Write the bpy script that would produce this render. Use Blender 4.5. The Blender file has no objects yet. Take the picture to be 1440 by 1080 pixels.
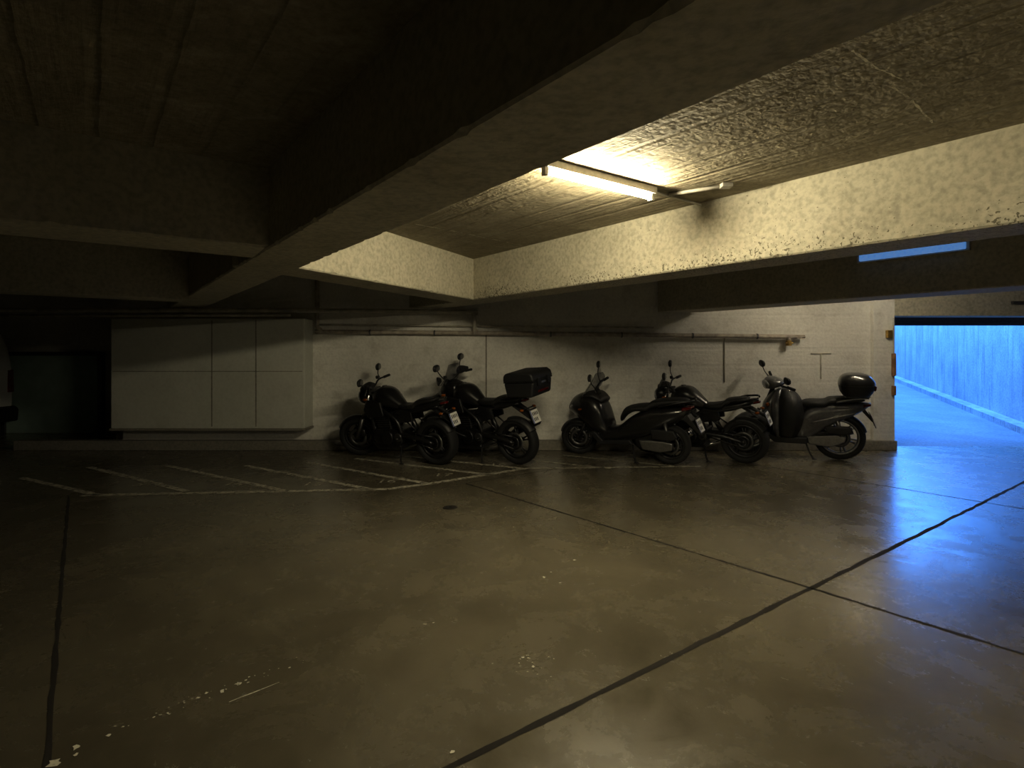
import bpy, bmesh, math, random
from mathutils import Vector, Matrix, Euler
random.seed(4)
scene = bpy.context.scene
COL = scene.collection
F=800.0; HZ=497.0; H=1.5
U=Vector((-0.594,0.805)); V=Vector((0.805,0.594))
def ab(a,b): 
    p=U*a+V*b
    return (p.x,p.y)
def gnd(px,py):
    D=H*F/(py-HZ); return ((px-720)/F*D, D)

# ------------------------------------------------ materials
def new_mat(name):
    m=bpy.data.materials.new(name); m.use_nodes=True
    nt=m.node_tree; b=nt.nodes['Principled BSDF']
    return m,nt,b
def simple(name,col,rough=.5,metal=0.,var=.15,scale=30,bump=0.,coat=0.,alpha=1.,emit=None,es=0):
    m,nt,b=new_mat(name)
    tc=nt.nodes.new('ShaderNodeTexCoord'); nz=nt.nodes.new('ShaderNodeTexNoise')
    nz.inputs['Scale'].default_value=scale; nz.inputs['Detail'].default_value=2
    nt.links.new(tc.outputs['Object'],nz.inputs['Vector'])
    rp=nt.nodes.new('ShaderNodeValToRGB')
    rp.color_ramp.elements[0].position=.3; rp.color_ramp.elements[1].position=.7
    rp.color_ramp.elements[0].color=tuple(c*(1-var) for c in col)+(1,)
    rp.color_ramp.elements[1].color=tuple(min(1,c*(1+var)) for c in col)+(1,)
    nt.links.new(nz.outputs['Fac'],rp.inputs['Fac']); nt.links.new(rp.outputs['Color'],b.inputs['Base Color'])
    b.inputs['Roughness'].default_value=rough; b.inputs['Metallic'].default_value=metal
    b.inputs['Coat Weight'].default_value=coat; b.inputs['Alpha'].default_value=alpha
    if bump>0:
        bp=nt.nodes.new('ShaderNodeBump'); bp.inputs['Strength'].default_value=bump; bp.inputs['Distance'].default_value=.01
        nt.links.new(nz.outputs['Fac'],bp.inputs['Height']); nt.links.new(bp.outputs['Normal'],b.inputs['Normal'])
    if emit:
        b.inputs['Emission Color'].default_value=emit+(1,); b.inputs['Emission Strength'].default_value=es
    return m
def N(nt,t,**k):
    n=nt.nodes.new(t)
    for a,v in k.items(): setattr(n,a,v)
    return n
def concrete(name,c0,c1,rough=.8,boards=0.,board_rot=0.,bump=.5,scale=1.,dirt=(.25,.22,.16),dirtamt=.4,board_scale=4.,axis='X',cavity=.3,specks=0.,streaks=0.):
    m,nt,b=new_mat(name); L=nt.links
    tc=N(nt,'ShaderNodeTexCoord'); mp=N(nt,'ShaderNodeMapping'); mp.inputs['Rotation'].default_value[2]=board_rot
    L.new(tc.outputs['Object'],mp.inputs['Vector'])
    n1=N(nt,'ShaderNodeTexNoise'); n1.inputs['Scale'].default_value=1.1*scale; n1.inputs['Detail'].default_value=6; n1.inputs['Roughness'].default_value=.65
    n2=N(nt,'ShaderNodeTexNoise'); n2.inputs['Scale'].default_value=28*scale; n2.inputs['Detail'].default_value=4
    L.new(mp.outputs['Vector'],n1.inputs['Vector']); L.new(mp.outputs['Vector'],n2.inputs['Vector'])
    r1=N(nt,'ShaderNodeValToRGB'); r1.color_ramp.elements[0].position=.3; r1.color_ramp.elements[1].position=.7
    r1.color_ramp.elements[0].color=c0+(1,); r1.color_ramp.elements[1].color=c1+(1,)
    L.new(n1.outputs['Fac'],r1.inputs['Fac'])
    n3=N(nt,'ShaderNodeTexNoise'); n3.inputs['Scale'].default_value=3.3*scale; n3.inputs['Detail'].default_value=7; n3.inputs['Roughness'].default_value=.7
    if streaks>0:
        ms=N(nt,'ShaderNodeMapping'); ms.inputs['Scale'].default_value=(1.6,1.6,.18); L.new(tc.outputs['Object'],ms.inputs['Vector']); L.new(ms.outputs['Vector'],n3.inputs['Vector'])
    else: L.new(tc.outputs['Object'],n3.inputs['Vector'])
    r3=N(nt,'ShaderNodeValToRGB'); r3.color_ramp.elements[0].position=.50 if streaks>0 else .52; r3.color_ramp.elements[1].position=.62 if streaks>0 else .72
    r3.color_ramp.elements[0].color=(0,0,0,1); r3.color_ramp.elements[1].color=(dirtamt,)*3+(1,)
    L.new(n3.outputs['Fac'],r3.inputs['Fac'])
    mx=N(nt,'ShaderNodeMixRGB'); mx.inputs['Color2'].default_value=dirt+(1,)
    L.new(r3.outputs['Color'],mx.inputs['Fac']); L.new(r1.outputs['Color'],mx.inputs['Color1'])
    out=mx.outputs['Color']
    r2=N(nt,'ShaderNodeValToRGB'); r2.color_ramp.elements[0].position=.3; r2.color_ramp.elements[1].position=.6
    r2.color_ramp.elements[0].color=(1-cavity,)*3+(1,); r2.color_ramp.elements[1].color=(1,1,1,1)
    L.new(n2.outputs['Fac'],r2.inputs['Fac'])
    mm=N(nt,'ShaderNodeMixRGB',blend_type='MULTIPLY'); mm.inputs['Fac'].default_value=1
    L.new(out,mm.inputs['Color1']); L.new(r2.outputs['Color'],mm.inputs['Color2']); out=mm.outputs['Color']
    if specks>0:
        n5=N(nt,'ShaderNodeTexNoise'); n5.inputs['Scale'].default_value=55; n5.inputs['Detail'].default_value=2; L.new(tc.outputs['Object'],n5.inputs['Vector'])
        sx=N(nt,'ShaderNodeSeparateXYZ'); L.new(tc.outputs['Object'],sx.inputs[0])
        mr=N(nt,'ShaderNodeMapRange'); mr.inputs['From Min'].default_value=2.40; mr.inputs['From Max'].default_value=2.22; mr.inputs['To Min'].default_value=0; mr.inputs['To Max'].default_value=.14
        L.new(sx.outputs['Z'],mr.inputs['Value'])
        a=N(nt,'ShaderNodeMath',operation='ADD'); L.new(n5.outputs['Fac'],a.inputs[0]); L.new(mr.outputs['Result'],a.inputs[1])
        a1=N(nt,'ShaderNodeMath',operation='MULTIPLY_ADD'); L.new(n1.outputs['Fac'],a1.inputs[0]); a1.inputs[1].default_value=.5; L.new(a.outputs[0],a1.inputs[2])
        rs=N(nt,'ShaderNodeValToRGB'); rs.color_ramp.elements[0].position=.985; rs.color_ramp.elements[1].position=1.0
        rs.color_ramp.elements[0].color=(0,0,0,1); rs.color_ramp.elements[1].color=(specks,)*3+(1,)
        L.new(a1.outputs[0],rs.inputs['Fac'])
        mk=N(nt,'ShaderNodeMixRGB'); mk.inputs['Color2'].default_value=(.08,.07,.04,1); L.new(rs.outputs['Color'],mk.inputs['Fac']); L.new(out,mk.inputs['Color1']); out=mk.outputs['Color']
    h=N(nt,'ShaderNodeMath',operation='MULTIPLY_ADD'); L.new(n2.outputs['Fac'],h.inputs[0]); h.inputs[1].default_value=.35
    L.new(n1.outputs['Fac'],h.inputs[2]); hh=h.outputs[0]
    if boards>0:
        wv=N(nt,'ShaderNodeTexWave'); wv.bands_direction=axis; wv.inputs['Scale'].default_value=board_scale; wv.inputs['Distortion'].default_value=.35
        wv.inputs['Detail'].default_value=3; wv.inputs['Detail Scale'].default_value=3
        L.new(mp.outputs['Vector'],wv.inputs['Vector'])
        wr=N(nt,'ShaderNodeValToRGB'); wr.color_ramp.elements[0].position=.0; wr.color_ramp.elements[1].position=.12
        wr.color_ramp.elements[0].color=(0,0,0,1); wr.color_ramp.elements[1].color=(1,1,1,1)
        L.new(wv.outputs['Fac'],wr.inputs['Fac'])
        m2=N(nt,'ShaderNodeMapping'); m2.inputs['Scale'].default_value=(14,1.2,14) if axis=='X' else (1.2,1.2,14)
        L.new(mp.outputs['Vector'],m2.inputs['Vector'])
        n4=N(nt,'ShaderNodeTexNoise'); n4.inputs['Scale'].default_value=1.5; n4.inputs['Detail'].default_value=6; L.new(m2.outputs['Vector'],n4.inputs['Vector'])
        a=N(nt,'ShaderNodeMath',operation='MULTIPLY_ADD'); L.new(wr.outputs['Color'],a.inputs[0]); a.inputs[1].default_value=boards; L.new(hh,a.inputs[2])
        a2=N(nt,'ShaderNodeMath',operation='MULTIPLY_ADD'); L.new(n4.outputs['Fac'],a2.inputs[0]); a2.inputs[1].default_value=boards*1.6; L.new(a.outputs[0],a2.inputs[2]); hh=a2.outputs[0]
    bp=N(nt,'ShaderNodeBump'); bp.inputs['Strength'].default_value=bump; bp.inputs['Distance'].default_value=.03
    L.new(hh,bp.inputs['Height']); L.new(bp.outputs['Normal'],b.inputs['Normal'])
    L.new(out,b.inputs['Base Color']); b.inputs['Roughness'].default_value=rough
    return m

ANG=math.atan2(U.y,U.x)
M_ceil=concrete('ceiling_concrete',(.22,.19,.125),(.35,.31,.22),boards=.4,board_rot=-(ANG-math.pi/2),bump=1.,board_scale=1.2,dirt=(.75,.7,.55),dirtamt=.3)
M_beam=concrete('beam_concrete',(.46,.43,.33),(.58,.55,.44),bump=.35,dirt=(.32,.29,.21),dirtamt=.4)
M_beams=concrete('spotted_beam_concrete',(.46,.43,.33),(.58,.55,.44),bump=.35,dirt=(.32,.29,.21),dirtamt=.4,specks=.8)
M_wall=concrete('painted_concrete_wall',(.66,.65,.61),(.80,.79,.75),bump=.35,dirt=(.42,.40,.35),dirtamt=.55,boards=.2,axis='Z',board_scale=1.2,cavity=.12)
M_box=concrete('panel_concrete',(.50,.51,.46),(.58,.59,.54),bump=.12,dirt=(.38,.38,.34),dirtamt=.3,cavity=.08)
M_kerb=concrete('kerb_concrete',(.20,.19,.16),(.28,.26,.22),bump=.3)
M_ramp=concrete('ramp_concrete',(.22,.23,.24),(.32,.33,.34),bump=.3)
M_rampw=concrete('ramp_wall_concrete',(.34,.35,.36),(.56,.57,.58),bump=.3,dirt=(.20,.20,.20),dirtamt=.55,streaks=1)

def floor_mat():
    m,nt,b=new_mat('polished_concrete_floor'); L=nt.links
    tc=N(nt,'ShaderNodeTexCoord')
    def noise(s,d,r=.6,dist=0):
        n=N(nt,'ShaderNodeTexNoise'); n.inputs['Scale'].default_value=s; n.inputs['Detail'].default_value=d; n.inputs['Roughness'].default_value=r; n.inputs['Distortion'].default_value=dist
        L.new(tc.outputs['Object'],n.inputs['Vector']); return n
    n1=noise(.7,7,.62,.5); n2=noise(2.6,7,.72,.4); n3=noise(60,3)
    r1=N(nt,'ShaderNodeValToRGB'); e=r1.color_ramp.elements
    e[0].position=.25; e[0].color=(.100,.088,.060,1); e[1].position=.78; e[1].color=(.215,.193,.138,1)
    L.new(n1.outputs['Fac'],r1.inputs['Fac'])
    r2=N(nt,'ShaderNodeValToRGB'); e=r2.color_ramp.elements
    e[0].position=.15; e[0].color=(.76,.75,.72,1); e[1].position=.8; e[1].color=(1.10,1.09,1.06,1)
    L.new(n2.outputs['Fac'],r2.inputs['Fac'])
    mm=N(nt,'ShaderNodeMixRGB',blend_type='MULTIPLY'); mm.inputs['Fac'].default_value=1
    L.new(r1.outputs['Color'],mm.inputs['Color1']); L.new(r2.outputs['Color'],mm.inputs['Color2'])
    L.new(mm.outputs['Color'],b.inputs['Base Color'])
    rr=N(nt,'ShaderNodeMapRange'); rr.inputs['From Min'].default_value=.3; rr.inputs['From Max'].default_value=.7
    rr.inputs['To Min'].default_value=.18; rr.inputs['To Max'].default_value=.34
    L.new(n2.outputs['Fac'],rr.inputs['Value']); L.new(rr.outputs['Result'],b.inputs['Roughness'])
    ad=N(nt,'ShaderNodeMath',operation='MULTIPLY_ADD'); L.new(n3.outputs['Fac'],ad.inputs[0]); ad.inputs[1].default_value=.1; L.new(n2.outputs['Fac'],ad.inputs[2])
    bp=N(nt,'ShaderNodeBump'); bp.inputs['Strength'].default_value=.13; bp.inputs['Distance'].default_value=.01
    L.new(ad.outputs[0],bp.inputs['Height']); L.new(bp.outputs['Normal'],b.inputs['Normal'])
    b.inputs['IOR'].default_value=2.0
    return m
M_floor=floor_mat()
def paint_mat(name,col,thr=.45,scale=14):
    m,nt,b=new_mat(name); L=nt.links
    tc=N(nt,'ShaderNodeTexCoord'); n=N(nt,'ShaderNodeTexNoise'); n.inputs['Scale'].default_value=scale; n.inputs['Detail'].default_value=5; n.inputs['Roughness'].default_value=.75
    L.new(tc.outputs['Object'],n.inputs['Vector'])
    r=N(nt,'ShaderNodeValToRGB'); r.color_ramp.elements[0].position=thr-.08; r.color_ramp.elements[1].position=thr+.1
    r.color_ramp.elements[0].color=(0,0,0,1)
    L.new(n.outputs['Fac'],r.inputs['Fac']); L.new(r.outputs['Color'],b.inputs['Alpha'])
    b.inputs['Base Color'].default_value=col+(1,); b.inputs['Roughness'].default_value=.6
    return m
M_paint=paint_mat('worn_road_paint',(.58,.55,.45),.45)
M_paint2=paint_mat('chipped_paint',(.85,.82,.68),.36,40)
M_joint=simple('joint_sealant',(.018,.015,.011),.9,scale=20)
M_crack=paint_mat('plaster_crack_filler',(.75,.7,.55),.46,9)

M_black=simple('black_bodywork',(.010,.010,.011),.28,coat=.4,var=.3)
M_grey=simple('graphite_bodywork',(.13,.132,.14),.3,coat=.5,metal=.4)
M_plastic=simple('black_plastic',(.014,.014,.015),.5,bump=.1,scale=150)
M_rubber=simple('tyre_rubber',(.010,.010,.010),.75,bump=.3,scale=80)
M_seat=simple('seat_vinyl',(.010,.010,.010),.55,bump=.2,scale=220)
M_metal=simple('dark_metal',(.06,.06,.062),.38,metal=.9)
M_chrome=simple('brushed_steel',(.50,.50,.51),.25,metal=1.)
M_alu=simple('aluminium',(.30,.30,.30),.42,metal=.9)
M_dalu=simple('dark_aluminium',(.14,.14,.14),.42,metal=.9)
M_glass=simple('smoked_screen',(.05,.05,.06),.08,alpha=.45)
M_lens=simple('headlight_lens',(.5,.52,.55),.06,metal=.6,coat=1.)
M_red=simple('tail_light_red',(.10,.004,.004),.15,coat=1.)
M_orange=simple('indicator_orange',(.25,.07,.01),.2)
M_plate=simple('number_plate_white',(.78,.78,.76),.4,var=.05)
M_pblue=simple('plate_blue',(.03,.08,.4),.4)
M_ink=simple('plate_ink',(.02,.02,.03),.5)
M_white=simple('car_paint_white',(.7,.71,.7),.25,coat=.8,var=.03)
M_dglass=simple('car_glass',(.02,.022,.025),.05,coat=1.)
M_pipe=simple('painted_pipe',(.44,.42,.36),.5,var=.3,scale=8)
M_piper=simple('weathered_pipe',(.36,.32,.27),.55,var=.35,scale=10)
M_rust=simple('rusty_steel',(.30,.17,.09),.6,var=.35,scale=12)
M_green=simple('green_door_paint',(.34,.46,.40),.5,var=.12,scale=4)
M_fix=simple('luminaire_housing',(.45,.43,.38),.5)
M_gate=simple('gate_steel',(.10,.10,.11),.45,metal=.6)
M_brass=simple('brass_fitting',(.45,.30,.10),.4,metal=.8)
M_tube=simple('lit_fluorescent_tube',(1,.95,.8),.4,emit=(1.0,.88,.60),es=340)
M_tube1=simple('lit_fluorescent_tube_aged',(1,.95,.8),.4,emit=(1.0,.87,.59),es=230)
M_tube2=simple('lit_fluorescent_tube_dim',(1,.95,.8),.4,emit=(1.0,.88,.66),es=115)
M_blueglow=simple('blue_patch_glow',(.8,.9,1),.4,emit=(.14,.40,.95),es=.28)  # emission stands in for a blue-lit patch on the far beam

# ------------------------------------------------ mesh helpers
def finish(bm,name,mat,parent=None,smooth=True,bev=0,seg=2):
    me=bpy.data.meshes.new(name); bmesh.ops.recalc_face_normals(bm,faces=bm.faces[:]); bm.to_mesh(me); bm.free()
    ob=bpy.data.objects.new(name,me); COL.objects.link(ob)
    if mat: me.materials.append(mat)
    if parent: ob.parent=parent
    if smooth:
        for p in me.polygons: p.use_smooth=True
    if bev>0:
        md=ob.modifiers.new('bevel','BEVEL'); md.width=bev; md.segments=seg; md.limit_method='ANGLE'; md.angle_limit=math.radians(35)
        wn=ob.modifiers.new('wn','WEIGHTED_NORMAL'); wn.keep_sharp=True
    return ob
def poly_extrude(name,pts,z0,z1,mat,parent=None,bev=0,smooth=False):
    bm=bmesh.new()
    lo=[bm.verts.new((x,y,z0)) for x,y in pts]; hi=[bm.verts.new((x,y,z1)) for x,y in pts]
    bm.faces.new(lo[::-1]); bm.faces.new(hi); n=len(pts)
    for i in range(n): bm.faces.new((lo[i],lo[(i+1)%n],hi[(i+1)%n],hi[i]))
    return finish(bm,name,mat,parent,smooth or bev>0,bev)
def boxw(name,x0,x1,y0,y1,z0,z1,mat,parent=None,bev=0):
    return poly_extrude(name,[(x0,y0),(x1,y0),(x1,y1),(x0,y1)],z0,z1,mat,parent,bev)
def prism(parent,name,pts,y0,y1,mat,bev=.01,seg=2):
    bm=bmesh.new()
    lo=[bm.verts.new((x,y0,z)) for x,z in pts]; hi=[bm.verts.new((x,y1,z)) for x,z in pts]
    bm.faces.new(lo[::-1]); bm.faces.new(hi); n=len(pts)
    for i in range(n): bm.faces.new((lo[i],lo[(i+1)%n],hi[(i+1)%n],hi[i]))
    return finish(bm,name,mat,parent,True,bev,seg)
def cat(P,k=4):
    out=[]; n=len(P)
    for i in range(n-1):
        p0=P[max(i-1,0)];p1=P[i];p2=P[i+1];p3=P[min(i+2,n-1)]
        for j in range(k):
            t=j/k
            out.append(tuple(.5*((2*b)+(-a+c)*t+(2*a-5*b+4*c-d)*t*t+(-a+3*b-3*c+d)*t**3) for a,b,c,d in zip(p0,p1,p2,p3)))
    out.append(tuple(P[-1])); return out
def sgp(v,p): return math.copysign(abs(v)**p,v)
def loft(parent,name,secs,mat,n=24,axis='x',k=4):
    S=cat(secs,k); bm=bmesh.new(); rings=[]
    for s,c1,c2,h1,h2,e in S:
        h1=max(h1,.002);h2=max(h2,.002); e=max(e,1.2)
        r=[]
        for i in range(n):
            t=2*math.pi*i/n
            p=c1+h1*sgp(math.cos(t),2/e); q=c2+h2*sgp(math.sin(t),2/e)
            r.append(bm.verts.new((s,p,q) if axis=='x' else ((p,q,s) if axis=='z' else (p,s,q))))
        rings.append(r)
    for a,b in zip(rings,rings[1:]):
        for i in range(n): bm.faces.new((a[i],a[(i+1)%n],b[(i+1)%n],b[i]))
    bm.faces.new(rings[0][::-1]); bm.faces.new(rings[-1])
    return finish(bm,name,mat,parent)
def tube(parent,name,pts,r,mat,k=4,n=12,straight=False):
    P=[tuple(p)+((r,) if not isinstance(r,(list,tuple)) else (r[i],)) for i,p in enumerate(pts)]
    Q=P if (straight or len(P)<3) else cat(P,k)
    bm=bmesh.new(); rings=[]; prev=None
    for i,q in enumerate(Q):
        p=Vector(q[:3]); a=Vector(Q[max(i-1,0)][:3]); b=Vector(Q[min(i+1,len(Q)-1)][:3]); t=(b-a).normalized()
        if prev is None:
            up=Vector((0,0,1)) if abs(t.z)<.9 else Vector((1,0,0)); s=t.cross(up).normalized()
        else: s=(prev-t*prev.dot(t)).normalized()
        prev=s; w=t.cross(s)
        rings.append([bm.verts.new(p+(s*math.cos(2*math.pi*j/n)+w*math.sin(2*math.pi*j/n))*q[3]) for j in range(n)])
    for a,b in zip(rings,rings[1:]):
        for i in range(n): bm.faces.new((a[i],a[(i+1)%n],b[(i+1)%n],b[i]))
    bm.faces.new(rings[0][::-1]); bm.faces.new(rings[-1])
    return finish(bm,name,mat,parent,True,bev=0)
def cyl(parent,name,p0,p1,r,mat,n=24,bev=.003):
    o=tube(parent,name,[p0,p1],r,mat,n=n)
    md=o.modifiers.new('b','BEVEL'); md.width=bev; md.segments=2; md.limit_method='ANGLE'; o.modifiers.new('wn','WEIGHTED_NORMAL')
    return o
def lathe(parent,name,prof,cx,cz,mat,n=48,a0=0,a1=2*math.pi,cy=0):
    bm=bmesh.new(); full=abs(a1-a0-2*math.pi)<1e-4; rings=[]
    for i in range(n if full else n+1):
        t=a0+(a1-a0)*i/n
        rings.append([bm.verts.new((cx+r*math.cos(t),cy+y,cz+r*math.sin(t))) for r,y in prof])
    m=len(prof); R=len(rings)
    for i in range(R if full else R-1):
        a=rings[i];b=rings[(i+1)%R]
        for j in range(m): bm.faces.new((a[j],a[(j+1)%m],b[(j+1)%m],b[j]))
    if not full: bm.faces.new(rings[0]); bm.faces.new(rings[-1][::-1])
    return finish(bm,name,mat,parent)
def blob(parent,name,c,rad,mat,rot=(0,0,0),e=2.0):
    bm=bmesh.new(); bmesh.ops.create_uvsphere(bm,u_segments=24,v_segments=14,radius=1)
    for v in bm.verts:
        v.co=Vector((sgp(v.co.x,2/e),sgp(v.co.y,2/e),sgp(v.co.z,2/e)))
    bmesh.ops.scale(bm,vec=rad,verts=bm.verts[:])
    bmesh.ops.rotate(bm,cent=(0,0,0),matrix=Euler(rot).to_matrix(),verts=bm.verts[:])
    bmesh.ops.translate(bm,vec=c,verts=bm.verts[:])
    return finish(bm,name,mat,parent)
def sheet(parent,name,rows,curv,mat,th=.004,n=12):
    R=cat([(x,z,w) for x,z,w in rows],4); bm=bmesh.new(); g=[]
    for x,z,w in R:
        g.append([bm.verts.new((x-curv*(w*(2*i/n-1))**2, w*(2*i/n-1), z)) for i in range(n+1)])
    for a,b in zip(g,g[1:]):
        for i in range(n): bm.faces.new((a[i],a[i+1],b[i+1],b[i]))
    o=finish(bm,name,mat,parent); md=o.modifiers.new('s','SOLIDIFY'); md.thickness=th; return o
def empty(name,parent=None,loc=(0,0,0),rot=(0,0,0)):
    e=bpy.data.objects.new(name,None); COL.objects.link(e); e.location=loc; e.rotation_euler=rot; e.empty_display_size=.2
    if parent: e.parent=parent
    return e

# ------------------------------------------------ room
CZ=2.73; BZ=2.2; BZ2=2.14
Lx,Rx,By=-13.0,11.5,-8.0
plan=[(Lx,By),(Rx,By),(Rx,9.2),(-6.1,9.2),(-6.1,10.8),(Lx,10.8)]
poly_extrude('floor',plan,-.15,0,M_floor)
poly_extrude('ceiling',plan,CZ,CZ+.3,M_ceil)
boxw('wall_back',-6.1,5.62,8.92,9.2,0,CZ,M_wall)
boxw('wall_back_jamb',5.62,5.95,8.84,9.2,0,CZ,M_wall,bev=.008)
boxw('wall_back_header',5.95,9.0,8.84,9.2,2.08,CZ,M_beam,bev=.01)
boxw('wall_back_right',9.0,Rx,8.92,9.2,0,CZ,M_wall)
boxw('wall_recess_side',-6.4,-6.1,9.2,10.8,0,CZ,M_wall)
boxw('wall_recess',Lx,-6.1,10.8,11.0,0,CZ,M_wall)
boxw('wall_left',Lx-.2,Lx,By,11.0,0,CZ,M_wall)
boxw('wall_right',Rx,Rx+.2,By,9.2,0,CZ,M_wall)
boxw('wall_front',Lx,Rx,By-.2,By,0,CZ,M_wall)
boxw('baseboard_back',-7.7,5.95,8.78,8.92,0,.15,M_kerb,bev=.01)
boxw('trim_1',-.415,-.395,8.915,8.93,.15,1.85,M_kerb)

def rough_beam(name,pts,z0,z1,mat=None):
    bm=bmesh.new(); n=len(pts); P=[Vector(p) for p in pts]; loop=[]
    for i in range(n):
        a,b=P[i],P[(i+1)%n]; L=(b-a).length; k=max(1,int(L/.045)) if L>1.0 else 1
        for j in range(k): loop.append((a.lerp(b,j/k),(b-a).normalized()))
    lo=[];mid=[];hi=[]; w=0
    cx=sum((p for p in P),Vector((0,0)))/n
    for i,(p,d) in enumerate(loop):
        nr=Vector((-d.y,d.x)); 
        if nr.dot(cx-p)<0: nr=-nr
        w=.7*w+random.uniform(-.0022,.0022); ch=random.choice([0]*18+[.010,.016]) 
        q=p+nr*(abs(w)+.008+ch)
        lo.append(bm.verts.new((q.x,q.y,z0))); mid.append(bm.verts.new((p.x,p.y,z0+.010+ch*.7+abs(w)))); hi.append(bm.verts.new((p.x,p.y,z1)))
    m=len(loop)
    for i in range(m):
        j=(i+1)%m
        bm.faces.new((lo[i],lo[j],mid[j],mid[i])); bm.faces.new((mid[i],mid[j],hi[j],hi[i]))
    bm.faces.new(lo); bm.faces.new(hi)
    return finish(bm,name,mat or M_beam,smooth=False)
def bab(name,a0,a1,b0,b1,z0): return rough_beam(name,[ab(a0,b0),ab(a0,b1),ab(a1,b1),ab(a1,b0)],z0,CZ)
def clipY(b,Y): return (Y-V.y*b)/U.y
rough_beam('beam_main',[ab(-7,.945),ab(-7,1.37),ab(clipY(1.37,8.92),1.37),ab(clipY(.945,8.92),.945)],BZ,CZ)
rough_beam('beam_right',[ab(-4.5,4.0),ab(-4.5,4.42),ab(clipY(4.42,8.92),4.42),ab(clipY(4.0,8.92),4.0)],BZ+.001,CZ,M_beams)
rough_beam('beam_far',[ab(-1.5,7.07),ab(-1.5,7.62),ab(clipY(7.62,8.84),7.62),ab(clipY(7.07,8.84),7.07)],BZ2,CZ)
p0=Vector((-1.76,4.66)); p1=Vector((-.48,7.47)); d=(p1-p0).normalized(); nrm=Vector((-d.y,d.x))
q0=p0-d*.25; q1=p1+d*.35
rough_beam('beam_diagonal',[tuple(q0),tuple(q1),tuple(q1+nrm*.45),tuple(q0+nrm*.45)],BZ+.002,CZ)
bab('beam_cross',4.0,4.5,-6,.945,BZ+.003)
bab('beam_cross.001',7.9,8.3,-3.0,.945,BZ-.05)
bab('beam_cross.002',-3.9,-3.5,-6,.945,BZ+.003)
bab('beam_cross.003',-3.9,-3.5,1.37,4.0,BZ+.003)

duct=empty('wall_duct_box')
boxw('body',-6.03,-3.12,8.55,8.919,.37,2.03,M_box,duct,bev=.012)
for i,px in enumerate((298,360)):
    x=(px-720)/F*8.55; boxw('seam_%d'%i,x-.007,x+.007,8.546,8.56,.4,2.0,M_kerb,duct)
boxw('seam_h',-6.0,-3.15,8.546,8.56,1.225,1.236,M_kerb,duct)
boxw('bottom_lip',-6.05,-3.10,8.54,8.9,.34,.372,M_kerb,duct,bev=.004)
gd=empty('door_1')
boxw('leaf',-9.55,-7.8,10.74,10.8,0,1.46,M_green,gd,bev=.005)
for i in range(6): boxw('rib_%d'%i,-9.5,-7.85,10.725,10.745,.12+i*.23,.14+i*.23,M_green,gd)
boxw('frame_top',-9.62,-7.72,10.7,10.8,1.46,1.53,M_gate,gd,bev=.005)
boxw('frame_l',-9.62,-9.55,10.7,10.8,0,1.46,M_gate,gd); boxw('frame_r',-7.8,-7.72,10.7,10.8,0,1.46,M_gate,gd)

pp=empty('wall_pipes')
tube(pp,'pipe_upper',[(-9,8.45,2.14),(-3.2,8.48,2.14),(-.75,8.8,2.14),(-.6,8.8,2.10),(-.58,8.8,2.0),(-.58,8.8,1.84)],.032,M_pipe,k=3)
tube(pp,'pipe_lower',[(-3.02,8.82,2.7),(-3.02,8.82,2.0),(-3.02,8.82,1.92),(-2.93,8.82,1.84),(-2.8,8.82,1.835),(0,8.82,1.81),(4.2,8.82,1.76),(4.27,8.82,1.75),(4.29,8.82,1.70),(4.29,8.82,1.64)],.034,M_piper,k=3)
tube(pp,'pipe_thin',[(-3,8.85,1.95),(0,8.85,1.92),(2.2,8.85,1.90)],.014,M_pipe)
for i,x in enumerate((-2.2,-1.2,.6,1.7,2.8,3.8)):
    z=1.835-(x+2.8)*.0107
    cyl(pp,'clamp_%d'%i,(x-.012,8.82,z),(x+.012,8.82,z),.042,M_gate); boxw('bracket_%d'%i,x-.012,x+.012,8.82,8.925,z-.01,z+.01,M_gate,pp)
cyl(pp,'coupling',(-.58,8.82,1.87),(-.58,8.82,1.79),.05,M_piper)
cyl(pp,'valve_body',(4.29,8.82,1.70),(4.29,8.82,1.62),.045,M_brass); cyl(pp,'valve_handle',(4.23,8.80,1.66),(4.35,8.80,1.66),.012,M_brass)
tube(pp,'pipe_left',[(-8.5,8.5,2.06),(-3.3,8.47,2.07)],.02,M_pipe)
mk=empty('wall_conduit_tee')
cyl(mk,'vertical',(4.84,8.91,1.1),(4.84,8.91,1.5),.009,M_pipe); cyl(mk,'horizontal',(4.68,8.91,1.5),(5.0,8.91,1.5),.009,M_pipe)
cd=empty('wall_conduit'); cyl(cd,'vertical',(3.33,8.91,1.05),(3.33,8.91,1.78),.009,M_pipe)

gt=empty('roller_gate')
boxw('guide_rail',5.955,6.03,9.08,9.2,0,2.08,M_gate,gt,bev=.004)
boxw('guide_rail_r',8.92,8.995,9.08,9.2,0,2.08,M_gate,gt,bev=.004)
cyl(gt,'shutter_roll',(6.0,9.28,2.05),(8.95,9.28,2.05),.085,M_gate)
for i in range(3): boxw('slat_%d'%i,6.03,8.92,9.2,9.22,1.95+i*.045,1.99+i*.045,M_gate,gt,bev=.006)
sb=empty('gate_switch_box')
boxw('box',5.80,5.88,8.78,8.84,1.74,1.86,M_brass,sb,bev=.008); boxw('box_lower',5.89,5.94,8.79,8.84,1.15,1.5,M_rust,sb,bev=.008)
boxw('keypad',5.89,5.94,8.79,8.84,.85,1.0,M_rust,sb,bev=.008); cyl(sb,'conduit',(5.915,8.82,1.5),(5.915,8.82,2.05),.01,M_pipe)
boxw('header_sensor',7.75,7.95,8.80,8.84,2.26,2.31,M_gate,sb,bev=.006)

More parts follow.
